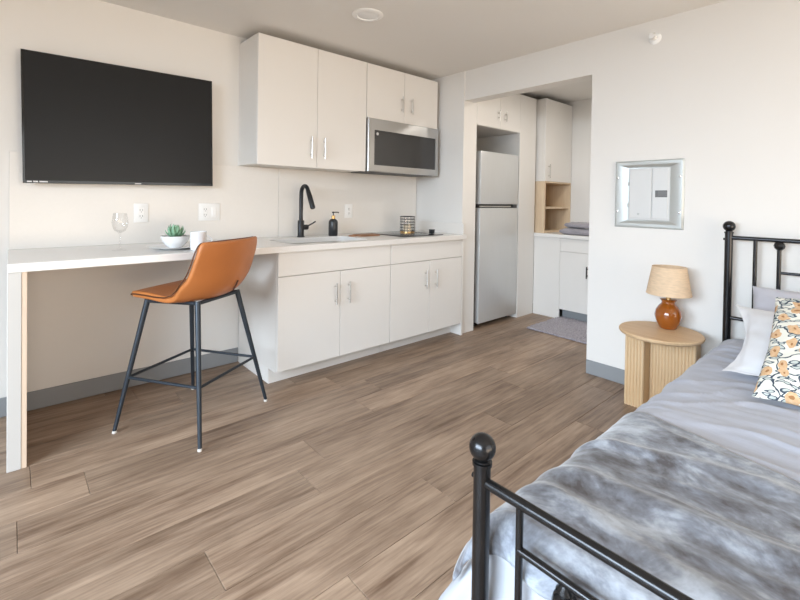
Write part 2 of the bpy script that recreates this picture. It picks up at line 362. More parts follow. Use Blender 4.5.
obj('side_splash', box(new(), 3.018, 3.029, 2.53, 3.147, ZT, 1.0, .0015, 1), 'splash', t)
t = thing('sink', 'undermounted stainless steel sink below the black faucet', 'sink', (1.7, 2.78, ZU))
def rrect(x0, x1, y0, y1, r, z, n=5):
    P = []
    for cx, cy, a in ((x1 - r, y0 + r, -90), (x1 - r, y1 - r, 0), (x0 + r, y1 - r, 90), (x0 + r, y0 + r, 180)):
        for i in range(n + 1): th = math.radians(a + 90 * i / n); P.append(Vector((cx + r * math.cos(th), cy + r * math.sin(th), z)))
    return P
e = .004
bm = rings(new(), [rrect(SX0 - .02, SX1 + .02, SY0 - .02, SY1 + .02, .05, ZU - .001), rrect(SX0 - e, SX1 + e, SY0 - e, SY1 + e, .05, ZU - .001), rrect(SX0 + .005, SX1 - .005, SY0 + .005, SY1 - .005, .05, ZU - .16), rrect(SX0 + .04, SX1 - .04, SY0 + .04, SY1 - .04, .05, ZU - .19)], cap=False)
bm.faces.new([v for v in bm.verts][-24:])
obj('basin', bm, 'steel', t)
obj('drain', lathe(new(), [(.012, -.001), (.04, 0), (.045, .004), (.03, .003), (.001, .0)], (1.7, 2.8, ZU - .188)), 'nickel', t)

# faucet
FX, FY = 1.69, 3.055
t = thing('faucet', 'matte black gooseneck kitchen faucet with side lever', 'faucet', (FX, FY, ZT))
obj('base', lathe(new(), [(.030, 0), (.030, .006), (.025, .010), (.025, .125), (.022, .130)], (FX, FY, ZT)), 'black', t)
pts = [(FX, FY, ZT + .12), (FX, FY, ZT + .2), (FX, FY, ZT + .30)]
for i in range(1, 12):
    a = PI * i / 12 * .93; pts.append((FX, FY - .054 + .054 * math.cos(a), ZT + .335 + .062 * math.sin(a)))
obj('neck', tube(new(), pts, .0155, 14), 'black', t)
e1 = Vector(pts[-1]); d = (Vector(pts[-1]) - Vector(pts[-2])).normalized()
obj('spray_head', tube(new(), [e1, e1 + d * .03, e1 + d * .08, e1 + d * .150, e1 + d * .156], [.0165, .0185, .0195, .0195, .016], 14), 'black', t)
lv = obj('lever_hub', tube(new(), [(FX + .018, FY, ZT + .075), (FX + .055, FY, ZT + .075), (FX + .06, FY, ZT + .075)], [.021, .021, .018], 14), 'black', t)
obj('lever', tube(new(), [(FX + .05, FY - .002, ZT + .08), (FX + .085, FY - .03, ZT + .105), (FX + .105, FY - .045, ZT + .122)], [.006, .0055, .0065], 10), 'black', lv)

# ------------------------------------------------------------------ kitchen cabinets
def pull_v(x, y, z0, z1, parent, m='nickel', face='y'):
    """vertical bar pull standing off a door"""
    bm = new(); o = .028; r = .0055
    def P(d, z): return (x, y - d, z) if face == 'y' else (x - d, y, z)
    tube(bm, [P(o, z0), P(o, z1)], r, 10)
    for z in (z0 + .025, z1 - .025): tube(bm, [P(0.001, z), P(o, z)], .004, 8)
    return obj('handle', bm, m, parent)
YD = 2.53
def base_cabinet(x0, xm, x1, label, hl, hr):
    t = thing('base_cabinet', label, 'cabinet', ((x0 + x1) / 2, 2.85, 0), group='base cabinets under the worktop')
    bm = new(); p = .018
    box(bm, x0, x0 + p, YD + .022, YK - .01, .10, ZU - .001); box(bm, x1 - p, x1, YD + .022, YK - .01, .10, ZU - .001)
    box(bm, x0 + p, x1 - p, YD + .022, YK - .01, .10, .118); box(bm, x0 + p, x1 - p, YK - .03, YK - .01, .118, ZU - .001)
    box(bm, x0 + p, x1 - p, YD + .022, YD + .04, .66, .72)
    obj('body', bm, 'cabin', t, 0)
    obj('toe_kick', box(new(), x0, x1, 2.652, YK - .01, 0, .10), 'cab', t, 0)
    g = .0015
    obj('apron_panel', box(new(), x0 + g, x1 - g, YD, YD + .02, .708, ZU - .004, .0012, 1), 'cab', t)
    for a, b, hx in ((x0, xm, hl), (xm, x1, hr)):
        d = obj('door', box(new(), a + g, b - g, YD, YD + .02, .108, .704, .0012, 1), 'cab', t)
        pull_v(hx, YD, .477, .627, d)
    return t
base_cabinet(1.245, 1.712, 2.169, 'white two-door base cabinet below the sink', 1.667, 1.776)
base_cabinet(2.171, 2.596, 3.006, 'white two-door base cabinet below the cooktop', 2.543, 2.662)
obj_f = obj('filler_strip', box(new(), 3.007, 3.029, YD, YK - .01, 0.0, ZU - .002), 'cab'); tag(obj_f, 'narrow white filler strip between cooktop cabinet and partition wall', 'filler')
YU = 2.84
def wall_cabinet(x0, xm, x1, z0, label, hl, hr, hz0, hz1):
    t = thing('wall_cabinet', label, 'cabinet', ((x0 + x1) / 2, 3.0, z0), group='wall cabinets over the worktop')
    obj('body', box(new(), x0, x1, YU + .021, YK, z0 + .004, 2.312), 'cabin', t, 0)
    g = .0015
    for a, b, hx in ((x0, xm, hl), (xm, x1, hr)):
        d = obj('door', box(new(), a + g, b - g, YU, YU + .02, z0, 2.312, .0012, 1), 'cab', t)
        pull_v(hx, YU, hz0, hz1, d)
wall_cabinet(1.236, 1.697, 2.152, 1.43, 'tall white two-door wall cabinet above the sink', 1.643, 1.754, 1.50, 1.655)
wall_cabinet(2.154, 2.566, 2.985, 1.872, 'short white two-door wall cabinet above the microwave', 2.528, 2.644, 1.957, 2.096)

# microwave
t = thing('microwave', 'stainless steel over-the-range microwave below the short wall cabinet', 'microwave', (2.57, 3.0, 1.43))
obj('body', box(new(), 2.158, 2.982, YU + .012, YK - .014, 1.437, 1.866, .004), 'darkgap', t)
bm = new(); A = dict(bev=.004)
X0, X1, Z0, Z1 = 2.158, 2.982, 1.432, 1.868; gx0, gx1, gz0, gz1 = 2.222, 2.944, 1.487, 1.775
y0, y1 = YU - .022, YU + .012
rings(bm, [[Vector((x, y, z)) for x, z in c] for c, y in ((((gx0, gz0), (gx1, gz0), (gx1, gz1), (gx0, gz1)), y0 + .008), (((gx0, gz0), (gx1, gz0), (gx1, gz1), (gx0, gz1)), y0), (((X0 + .004, Z0 + .004), (X1 - .004, Z0 + .004), (X1 - .004, Z1 - .004), (X0 + .004, Z1 - .004)), y0), (((X0, Z0), (X1, Z0), (X1, Z1), (X0, Z1)), y0 + .004), (((X0, Z0), (X1, Z0), (X1, Z1), (X0, Z1)), y1))], cap=False)
dr = obj('door', bm, 'steel', t, 30, recalc=True)
gl = obj('window_glass', box(new(), gx0, gx1, y0 + .006, y0 + .012, gz0, gz1), 'mwglass', dr, 0)
obj('badge', tube(new(), [(gx0 + .035, y0 + .007, gz1 - .03), (gx0 + .035, y0 + .004, gz1 - .03)], .012, 16), 'mark', dr)
obj('vent_grille', box(new(), 2.19, 2.95, YU + .02, YK - .06, 1.430, 1.438, .002, 1), 'darkgap', t)

# ------------------------------------------------------------------ television
t = thing('television', 'wall-mounted flat television with black screen above the breakfast bar', 'television', (.539, 3.085, 1.27))
t.rotation_euler = (0, math.radians(-.9), 0)
Wd, Ht = .983, .712
bm = new(); b = .009; bb = .016
cs = lambda x0, x1, z0, z1, y: [Vector((x0, y, z0)), Vector((x1, y, z0)), Vector((x1, y, z1)), Vector((x0, y, z1))]
h = Wd / 2
rings(bm, [cs(-h + b, h - b, bb, Ht - b, 0), cs(-h + b, h - b, bb, Ht - b, -.004), cs(-h + .002, h - .002, .002, Ht - .002, -.004), cs(-h, h, 0, Ht, -.002), cs(-h, h, 0, Ht, .02), cs(-h + .05, h - .05, .05, Ht - .05, .045)], cap=False)
bm.faces.new(list(bm.verts)[-4:])
obj('bezel', bm, 'tvbez', t, 30, local=True)
obj('screen', box(new(), -h + b, h - b, -.0022, 0, bb, Ht - b), 'tvscr', t, 0, local=True)
obj('wall_bracket', box(new(), -.2, .2, .04, .074, .2, .5, .003, 1), 'darkgap', t, local=True)
obj('brand_mark', box(new(), .028, .062, -.0046, -.0041, .004, .0095), 'mark', t, 0, local=True)
for x0, x1 in ((-h + .016, -h + .036), (-h + .042, -h + .062), (-h + .068, -h + .104)):
    obj('corner_print', box(new(), x0, x1, -.0046, -.0041, .005, .0125), 'mark', t, 0, local=True)

# ------------------------------------------------------------------ outlets
def outlet(x, z, gangs, label):
    wd = .082 if gangs == 1 else .142; y = 3.147
    t = thing('wall_outlet', label, 'outlet', (x, y, z - .06))
    obj('plate', box(new(), x - wd / 2, x + wd / 2, y - .006, y, z - .06, z + .06, .003), 'white', t)
    for g in range(gangs):
        cx = x + (g - (gangs - 1) / 2) * .046 * 1.3
        ins = obj('insert', box(new(), cx - .018, cx + .018, y - .0085, y - .006, z - .036, z + .036, .002, 1), 'white', t)
        if gangs == 2 and g == 1:
            obj('rocker', box(new(), cx - .013, cx + .013, y - .012, y - .008, z - .028, z + .028, .002, 1), 'white', ins); continue
        for zz in (-.019, .019):
            for dx in (-.007, .007): obj('slot', box(new(), cx + dx - .0012, cx + dx + .0012, y - .009, y - .0084, z + zz - .006, z + zz + .006), 'slot', ins, 0)
            obj('slot', tube(new(), [(cx, y - .0084, z + zz - .012), (cx, y - .009, z + zz - .012)], .0025, 8), 'slot', ins)
outlet(.614, 1.095, 1, 'single white outlet plate above the wine glass and plate')
outlet(1.03, 1.099, 2, 'wide two-gang white outlet and switch plate above the mug')
outlet(2.203, 1.099, 1, 'white outlet plate on the splash beside the soap bottle')

# ------------------------------------------------------------------ things on the worktop
gx, gy = .446, 2.80
t = thing('wine_glass', 'clear stemmed wine glass on the breakfast bar', 'glass', (gx, gy, ZT))
obj('foot', lathe(new(), [(.036, 0), (.036, .002), (.012, .006), (.0045, .014)], (gx, gy, ZT), 24), 'glass', t)
obj('stem', lathe(new(), [(.0045, .014), (.0038, .04), (.0042, .085), (.008, .096)], (gx, gy, ZT), 14), 'glass', t)
obj('bowl', lathe(new(), [(.008, .096), (.026, .108), (.037, .13), (.040, .155), (.036, .185), (.032, .205), (.0308, .205), (.0345, .185), (.0385, .155), (.0355, .131), (.025, .110), (.002, .099)], (gx, gy, ZT), 28), 'glass', t)
px, py = .702, 2.735
t = thing('plate', 'round white dinner plate holding the potted succulent', 'plate', (px, py, ZT))
obj('dish', lathe(new(), [(.06, 0), (.075, .001), (.08, .004), (.122, .013), (.136, .016), (.137, .018), (.122, .0165), (.082, .008), (.001, .007)], (px, py, ZT), 40), 'china', t)
bx, by, bz = .707, 2.733, ZT + .0085
t = thing('potted_succulent', 'green succulent in a white china bowl on the plate', 'plant', (bx, by, bz))
obj('bowl', lathe(new(), [(.034, 0), (.036, .003), (.055, .018), (.070, .042), (.076, .066), (.0735, .066), (.066, .042), (.05, .02), (.001, .012)], (bx, by, bz), 36), 'china', t)
obj('soil', lathe(new(), [(.071, .053), (.05, .058), (.001, .06)], (bx, by, bz), 24, cap=False), 'soil', t)
def leaf_bm(L_, wd):
    bm = new(); R = []
    for i in range(7):
        s = i / 6; a = wd * (math.sin(PI * min(.98, s * .85 + .12)) ** .8) * (1 - .55 * s) + .0004
        c = Vector((L_ * s * (1 - .25 * s * s), 0, L_ * .35 * s * s))
        R.append([c + Vector((0, a * math.cos(2 * PI * j / 8), a * .5 * math.sin(2 * PI * j / 8))) for j in range(8)])
    return rings(bm, R)
proto = None
rr = random.Random(3)
for tier, (n, el, ln) in enumerate(((10, 16, .074), (10, 36, .080), (8, 56, .082), (4, 76, .078))):
    for i in range(n):
        if proto is None:
            o = obj('leaf', leaf_bm(1.0, .165), 'leaf', t, local=True); proto = o
        else:
            o = proto.copy(); COL.objects.link(o)
        az = 2 * PI * i / n + tier * .35 + rr.uniform(-.1, .1)
        sc = ln * rr.uniform(.9, 1.1)
        o.scale = (sc, sc, sc); o.rotation_euler = (0, -math.radians(el + rr.uniform(-5, 5)), az); o.location = (.008 * math.cos(az), .008 * math.sin(az), .058 + tier * .003)
mx, my = .790, 2.590
t = thing('mug', 'white ribbed china mug beside the plate', 'mug', (mx, my, ZT))
pr = [(.036, 0), (.0405, .003)]
for i in range(1, 14):
    z = .006 + i * .0072; pr.append((.0415 + (.0007 if i % 2 else 0), z))
pr += [(.042, .105), (.0385, .105), (.0375, .02), (.001, .012)]
obj('cup', lathe(new(), pr, (mx, my, ZT), 36), 'china', t)
pts = [(mx + .038 + .030 * math.sin(PI * i / 10), my - .012 - .008 * math.sin(PI * i / 10), ZT + .085 - .062 * i / 10) for i in range(11)]
obj('handle', tube(new(), pts, .0045, 10), 'china', t)
bx, by = 1.965, 3.02
t = thing('soap_bottle', 'dark soap bottle with gold collar and black pump behind the sink', 'bottle', (bx, by, ZT))
obj('bottle_body', lathe(new(), [(.036, 0), (.038, .003), (.038, .108), (.035, .122), (.022, .136), (.013, .140)], (bx, by, ZT)), 'bottle', t)
obj('collar', lathe(new(), [(.0135, .138), (.0145, .139), (.0145, .163), (.0125, .165)], (bx, by, ZT), 20), 'gold', t)
obj('pump', lathe(new(), [(.0045, .165), (.0045, .186), (.012, .187), (.012, .196), (.003, .198)], (bx, by, ZT), 16), 'black', t)
obj('nozzle', tube(new(), [(bx + .005, by - .003, ZT + .192), (bx + .035, by - .018, ZT + .192), (bx + .04, by - .02, ZT + .186)], .0045, 10), 'black', t)
# cutting board
t = thing('cutting_board', 'brown acacia cutting board between sink and cooktop', 'cutting board', (2.19, 2.88, ZT))
bm = rings(new(), [rrect(2.10, 2.31, 2.82, 2.96, .03, ZT), rrect(2.10, 2.31, 2.82, 2.96, .03, ZT + .010), rrect(2.103, 2.307, 2.823, 2.957, .028, ZT + .012)])
obj('board', bm, 'board', t)
bm = rings(new(), [rrect(2.03, 2.102, 2.873, 2.905, .015, ZT), rrect(2.03, 2.102, 2.873, 2.905, .015, ZT + .011)])
obj('handle', bm, 'board', t)
# cooktop
t = thing('cooktop', 'black glass two-burner electric cooktop set on the worktop', 'cooktop', (2.62, 2.8, ZT))
obj('glass_top', box(new(), 2.37, 2.835, 2.60, 3.045, ZT, ZT + .006, .002), 'cookglass', t)
for x, y, r in ((2.50, 2.82, .085), (2.72, 2.82, .095)):
    bm = new(); rings(bm, [[Vector((x + q * math.cos(2 * PI * j / 36), y + q * math.sin(2 * PI * j / 36), z)) for j in range(36)] for q, z in ((r, ZT + .006), (r, ZT + .0066), (r - .006, ZT + .0066), (r - .006, ZT + .006))], close=True)
    obj('burner_ring', bm, 'burner', t)
# wire candle holder
cx, cy, cz = 2.665, 2.885, ZT + .0068
t = thing('candle_holder', 'round black wire candle holder with brass base on the cooktop', 'candle holder', (cx, cy, cz))
R_ = .066; Hh = .148
obj('base_tray', lathe(new(), [(R_ - .004, 0), (R_, .001), (R_, .012), (R_ - .003, .012), (R_ - .004, .004), (.001, .003)], (cx, cy, cz), 32), 'gold', t)
obj('candle', lathe(new(), [(.036, .004), (.036, .07), (.034, .073), (.001, .071)], (cx, cy, cz), 28), 'candle', t)
obj('glass_sleeve', lathe(new(), [(.053, .005), (.053, .135), (.0515, .135), (.0515, .005)], (cx, cy, cz), 32, cap=False), 'glass', t)
for z in (.022, .047, .072, .097, .122, .146):
    obj('wire_ring', tube(new(), [(cx + R_ * math.cos(2 * PI * j / 32), cy + R_ * math.sin(2 * PI * j / 32), cz + z) for j in range(32)], .0022 if z < .14 else .0032, 6, close=True), 'black', t)
for j in range(14):
    a = 2 * PI * j / 14
    obj('wire_upright', tube(new(), [(cx + R_ * math.cos(a), cy + R_ * math.sin(a), cz + .006), (cx + R_ * math.cos(a), cy + R_ * math.sin(a), cz + Hh)], .0014, 6), 'black', t)
kx, ky = 2.78, 2.69
t = thing('spice_jar', 'small black square jar on the cooktop corner', 'jar', (kx, ky, ZT + .0068))
obj('jar_body', box(new(), kx - .019, kx + .019, ky - .019, ky + .019, ZT + .0068, ZT + .035, .004), 'bottle', t)
obj('lid', box(new(), kx - .020, kx + .020, ky - .020, ky + .020, ZT + .035, ZT + .045, .003), 'black', t)

# ------------------------------------------------------------------ bar stool
t = thing('bar_stool', 'tan leather bar stool with black metal legs at the breakfast bar', 'stool', (.76, 2.51, 0), math.radians(32))
prof = [(.272, .670), (.270, .684), (.250, .696), (.20, .700), (.12, .695), (.04, .687), (-.03, .681), (-.09, .681), (-.138, .690), (-.172, .712), (-.194, .750), (-.207, .80), (-.219, .85), (-.231, .90), (-.241, .945), (-.247, .972), (-.249, .981)]
wid = [.150, .176, .196, .212, .222, .228, .232, .235, .237, .238, .238, .237, .235, .232, .228, .221, .207]
nu = 25; P = []
for (b_, z_), w_ in zip(prof, wid):
    row = []
    for j in range(nu):
        u = -1 + 2 * j / (nu - 1)
        back = max(0, min(1, (z_ - .72) / .12))                       # 0 on the seat, 1 on the back
        seat = 1 - back
        bend = math.exp(-((b_ + .165) / .07) ** 2) * (1 if z_ < .86 else .5) * max(0, 1 - max(0, z_ - .72) / .16)
        db = back * .045 * abs(u) ** 2.2 + bend * .060 * abs(u) ** 2.6
        dz = seat * .010 * abs(u) ** 3 * (1 if b_ < .2 else .2) + bend * .050 * abs(u) ** 2.6
        if z_ > .93: dz -= .004 * u * u
        if b_ > .2: db -= .012 * abs(u) ** 2.5
        row.append(Vector((u * w_, b_ + db, z_ + dz)))
    P.append(row)
bm = grid(new(), P)
sh = obj('seat_shell', bm, 'leather', t, 60, local=True, recalc=False)
sm = sh.modifiers.new('solid', 'SOLIDIFY'); sm.thickness = .034; sm.offset = -.35
sb = sh.modifiers.new('sub', 'SUBSURF'); sb.levels = 2; sb.render_levels = 2
loop = [P[0][j] for j in range(nu)] + [P[i][-1] for i in range(1, len(P))] + [P[-1][j] for j in range(nu - 2, -1, -1)] + [P[i][0] for i in range(len(P) - 2, 0, -1)]
# smooth the seam loop a little so that it follows the rounded rim
for _ in range(2): loop = [(loop[i - 1] + loop[i] * 2 + loop[(i + 1) % len(loop)]) / 4 for i in range(len(loop))]
cen = Vector((0, 0, .76))
loop = [p + (p - Vector((0, -.02 if p.z < .75 else p.y, p.z))).normalized() * .009 for p in loop]
obj('piping', tube(new(), loop, .0035, 8, close=True), 'piping', sh, local=True)
obj('back_slot', tube(new(), [(.050, -.196, .700), (.051, -.211, .725), (.056, -.221, .752)], .0045, 8), 'piping', sh, local=True)
TOP = .662
legs = [(-1, 1), (-1, -1), (1, -1), (1, 1)]
tops = {}; foot = {}
for sx, sy in legs:
    a = Vector((sx * .155, .175 if sy > 0 else -.140, TOP if sy > 0 else TOP + .010)); b = Vector((sx * .270, .260 * sy, .012))
    tops[sx, sy] = a; foot[sx, sy] = b
    lg = obj('leg', tube(new(), [a, a.lerp(b, .5), b], [.0145, .0125, .0095], 14), 'stoolmetal', t, local=True)
    obj('glide', lathe(new(), [(.0095, 0), (.011, .002), (.010, .013)], (b.x, b.y, 0), 14), 'glide', lg, local=True)
RZ = .27
rp = {k: tops[k].lerp(foot[k], (TOP - RZ) / (TOP - .012)) for k in legs}
for i in range(4):
    a, b = rp[legs[i]], rp[legs[(i + 1) % 4]]
    obj('footrest_bar', tube(new(), [a, b], .0075, 10), 'stoolmetal', t, local=True)
bm = new()
for i in range(4): tube(bm, [tops[legs[i]] - Vector((0, 0, .008)), tops[legs[(i + 1) % 4]] - Vector((0, 0, .008))], .010, 10)
obj('seat_frame', bm, 'stoolmetal', t, local=True)

# ------------------------------------------------------------------ fridge alcove
YR = 2.552
t = thing('fridge_surround', 'white tall cabinet surround enclosing the refrigerator with doors above', 'cabinet', (3.72, 2.85, 0))
bm = box(new(), 3.216, 3.234, YR + .02, YK - .01, 0, 1.91); box(bm, 3.234, 3.915, YK - .03, YK - .01, 0, 1.91); obj('side_panel', bm, 'cabin', t, 0)
obj('filler_panel', box(new(), 3.918, 4.222, YR, YR + .02, 0, 2.31, .001, 1), 'cab', t)
obj('side_panel', box(new(), 3.918, 3.936, YR + .02, YK - .01, 0, 1.91), 'cabin', t, 0)
obj('overhead_box', box(new(), 3.216, 4.222, YR + .02, YK - .01, 1.91, 2.31), 'cabin', t, 0)
for a, b, hx in ((3.216, 3.572, 3.535), (3.574, 3.917, 3.645)):
    d = obj('door', box(new(), a, b, YR, YR + .02, 1.912, 2.31, .0012, 1), 'cab', t); pull_v(hx, YR, 1.99, 2.085, d)
t = thing('refrigerator', 'tall stainless steel top-freezer refrigerator in the alcove', 'refrigerator', (3.6, 2.9, 0))
obj('body', box(new(), 3.285, 3.908, YR + .065, YK - .06, .03, 1.672, .004), 'darkgap', t)
obj('fridge_door', box(new(), 3.285, 3.908, YR + .002, YR + .06, .045, 1.138, .006), 'fridge', t)
obj('freezer_door', box(new(), 3.285, 3.908, YR + .002, YR + .06, 1.175, 1.678, .006), 'fridge', t)
hd = obj('handle_channel', box(new(), 3.30, 3.895, YR + .028, YR + .065, 1.140, 1.173), 'darkgap', t, 0)
obj('handle_trim', box(new(), 3.30, 3.80, YR + .012, YR + .028, 1.146, 1.160, .003, 1), 'nickel', hd)
obj('hinge', box(new(), 3.84, 3.90, YR + .01, YR + .03, 1.142, 1.172, .003, 1), 'darkgap', hd)
for x in (3.33, 3.86):
    for y in (YR + .1, YK - .12): obj('foot', lathe(new(), [(.018, 0), (.018, .02), (.012, .032)], (x, y, 0), 14), 'darkgap', t)
XA = 4.225
t = thing('alcove_cabinet', 'white alcove base cabinet with drawer and door behind the rug', 'cabinet', (4.5, 1.7, 0))
obj('body', box(new(), XA + .021, XF - .005, .905, YK - .01, .10, .835), 'cabin', t, 0)
obj('filler_panel', box(new(), XA, XA + .02, 2.252, YR - .001, 0, .835, .001, 1), 'cab', t)
obj('toe_kick', box(new(), XA + .075, XF - .005, .905, 2.251, 0, .10), 'base', t, 0)
for a, b in ((1.93, 2.25), (1.605, 1.928), (1.28, 1.603), (.955, 1.278)):
    obj('drawer_front', box(new(), XA, XA + .02, a, b, .702, .832, .0012, 1), 'cab', t)
    d = obj('door', box(new(), XA, XA + .02, a, b, .105, .699, .0012, 1), 'cab', t)
    pull_v(XA, a + .028, .46, .575, d, face='x', m='black')
tag(obj('alcove_worktop', box(new(), XA - .012, XF - .001, .905, YR - .002, .836, .872, .002, 1), 'quartz'), 'white worktop in the alcove below the birch shelf niche', 'countertop')
t = thing('tower_cabinet', 'tall white wall cabinet over an open birch shelf niche', 'cabinet', (4.53, 2.75, .872))
TX0, TX1, TY = 4.252, 4.822, 2.452
ZN = 1.412
bm = new(); p = .018
ydeep = 3.10
box(bm, TX0, TX0 + p, TY, YR + .2, .873, ZN)
obj('niche_side', bm, 'niche', t, 0)
obj('niche_side', box(new(), TX1 - p, TX1, TY, YR + .2, .873, ZN), 'niche', t, 0)
obj('niche_back', box(new(), TX0, TX1, YR + .20, YR + .215, .873, ZN), 'niche', t, 0)
obj('niche_base', box(new(), TX0 + p, TX1 - p, TY, YR - .004, .873, .891), 'niche', t, 0)
obj('shelf', box(new(), TX0 + p, TX1 - p, TY + .01, YR + .2, 1.132, 1.152), 'niche', t, 0)
obj('niche_top', box(new(), TX0, TX1, TY, YR + .2, ZN, ZN + .016), 'niche', t, 0)
obj('cabinet_body', box(new(), TX0, TX1, TY + .021, YR + .215, ZN + .017, 2.31), 'cabin', t, 0)
d = obj('door', box(new(), TX0, TX1, TY, TY + .02, ZN + .018, 2.31, .0012, 1), 'cab', t); pull_v(TX0 + .06, TY, ZN + .05, ZN + .20, d)
def towel(z, hgt, x0, x1, y0, y1, seed, label):
    bm = new(); n = 14; m_ = 18; L_ = []
    for i in range(m_ + 1):                                   # rounded slab lofted along y, with a noisy pile surface
        y = y0 + (y1 - y0) * i / m_; row = []
        ins = .015 * (1 - min(1, min(i, m_ - i) / 2.0)) ** 2
        for j in range(24):
            a = 2 * PI * j / 24; ca, sa = math.cos(a), math.sin(a)
            q = lambda v, e_: math.copysign(abs(v) ** e_, v)
            px = (x0 + x1) / 2 + (x1 - x0) / 2 * q(ca, .35); pz = z + hgt / 2 + (hgt / 2 - ins) * q(sa, .55)
            nn = noise.noise(Vector((px * 14, y * 14, pz * 30 + seed))) * .012 + noise.noise(Vector((px * 40, y * 40, pz * 40 + seed))) * .004
            row.append(Vector((px + nn * ca, y + nn * .4, max(z, pz + nn * sa if sa > 0 else pz))))
        L_.append(row)
    rings(bm, L_); return tag(obj('folded_towel', bm, 'towel', None, 60), label, 'towel', 'folded towels on the alcove worktop')
towel(.872, .066, 4.25, 4.52, 1.90, 2.275, 1, 'thick grey folded towel lying on the alcove worktop, bottom of the pair')
towel(.945, .050, 4.262, 4.50, 1.93, 2.235, 9, 'grey folded towel on top of the other towel in the alcove')
# rug
rx0, rx1, ry0, ry1 = 3.655, 4.285, 1.40, 2.275
bm = new(); n1, n2 = 90, 120; P = []
for i in range(n1 + 1):
    row = []
    for j in range(n2 + 1):
        x = rx0 + (rx1 - rx0) * i / n1; y = ry0 + (ry1 - ry0) * j / n2
        e_ = min(i, n1 - i, j, n2 - j)
        z = .004 if e_ == 0 else   .016 + .013 * noise.noise(Vector((x * 70, y * 70, 2))) + .005 * noise.noise(Vector((x * 160, y * 160, 5)))
        x += .006 * noise.noise(Vector((y * 25, 3, 3))) if i in (0, n1) else 0
        row.append(Vector((x + .02 * (y - ry0) - .015, y - .05 * (x - rx0) * 0, max(.002, z))))
    P.append(row)
grid(bm, P)
lo = bm.verts[:] 
o = obj('rug', bm, 'rug', None, 60, recalc=True); tag(o, 'small grey shag rug on the alcove floor before the base cabinet', 'rug')
sd = o.modifiers.new('solid', 'SOLIDIFY'); sd.thickness = .002; sd.offset = -1

# ------------------------------------------------------------------ electrical panel, sprinkler, ceiling lamp
t = thing('electrical_panel', 'grey metal breaker panel set into the wall above the lamp', 'electrical panel', (XR, 1.03, 1.045))
ya, yb, za, zb = .826, 1.230, 1.045, 1.480
def fr(y0, y1, z0, z1, x): return [Vector((x, y0, z0)), Vector((x, y1, z0)), Vector((x, y1, z1)), Vector((x, y0, z1))]
bm = rings(new(), [fr(ya, yb, za, zb, XR), fr(ya + .001, yb - .001, za + .001, zb - .001, XR - .006), fr(ya + .010, yb - .010, za + .010, zb - .010, XR - .016), fr(ya + .030, yb - .030, za + .028, zb - .028, XR - .016), fr(ya + .072, yb - .076, za + .046, zb - .046, XR - .003), fr(ya + .085, yb - .090, za + .055, zb - .055, XR - .003)], cap=False)
obj('trim_frame', bm, 'pan_grey', t, 20)
obj('inner_plate', box(new(), XR - .006, XR - .0005, .905, 1.142, 1.098, 1.430), 'pan_white', t, 0)
d = obj('panel_door', box(new(), XR - .014, XR - .006, 1.006, 1.136, 1.108, 1.424, .002, 1), 'pan_white', t)
obj('door_knob', tube(new(), [(XR - .014, 1.08, 1.135), (XR - .018, 1.08, 1.135)], .007, 12), 'pan_grey', d)
d = obj('cover_plate', box(new(), XR - .013, XR - .006, .912, 1.001, 1.108, 1.424, .002, 1), 'pan_white', t)
lt_ = obj('latch', box(new(), XR - .0135, XR - .0128, .916, .984, 1.243, 1.286), 'pan_lid', d, 0)
obj('latch_slide', box(new(), XR - .0165, XR - .0135, .920, .966, 1.250, 1.280, .002, 1), 'burner', lt_)
for y in (ya + .020, yb - .021):
    for z in (1.15, 1.37): obj('screw', tube(new(), [(XR - .016, y, z), (XR - .0205, y, z), (XR - .022, y, z)], [.008, .008, .005], 12), 'screw', t)
for z in (1.19, 1.33): obj('hinge', box(new(), XR - .012, XR - .003, 1.140, 1.152, z - .012, z + .012, .002, 1), 'pan_grey', t)
sy, sz = 1.008, 2.246
t = thing('sprinkler_head', 'small white sidewall fire sprinkler high above the breaker panel', 'sprinkler', (XR, sy, sz))
def xl(bm, prof, n=20): return rings(bm, [[Vector((XR - d_, sy + r_q * math.cos(2 * PI * j / n), sz + r_q * math.sin(2 * PI * j / n))) for j in range(n)] for r_q, d_ in prof])
obj('escutcheon', xl(new(), [(.036, 0), (.036, .003), (.028, .010), (.020, .012)]), 'white', t)
obj('barrel', xl(new(), [(.015, .01), (.015, .034), (.011, .038), (.011, .046)]), 'white', t)
bm = new()
for s in (-1, 1): tube(bm, [(XR - .036, sy + s * .011, sz), (XR - .05, sy + s * .014, sz), (XR - .064, sy + s * .005, sz)], .003, 8)
obj('yoke', bm, 'nickel', t)
bm = xl(new(), [(.004, .06), (.016, .064), (.016, .066), (.003, .067)]); box(bm, XR - .066, XR - .040, sy - .014, sy + .014, sz + .016, sz + .018)
obj('deflector', bm, 'white', t)
lx, ly = 1.675, 2.212
t = thing('ceiling_downlight', 'round white recessed downlight in the ceiling', 'ceiling light', (lx, ly, ZC))
obj('trim_ring', lathe(new(), [(.098, ZC), (.098, ZC - .003), (.090, ZC - .008), (.070, ZC - .009), (.066, ZC - .002), (.066, ZC)], (lx, ly, 0), 40, cap=False), 'white', t)
obj('lens', lathe(new(), [(.068, ZC - .001), (.06, ZC - .004), (.001, ZC - .006)], (lx, ly, 0), 32, cap=False), 'lens', t)

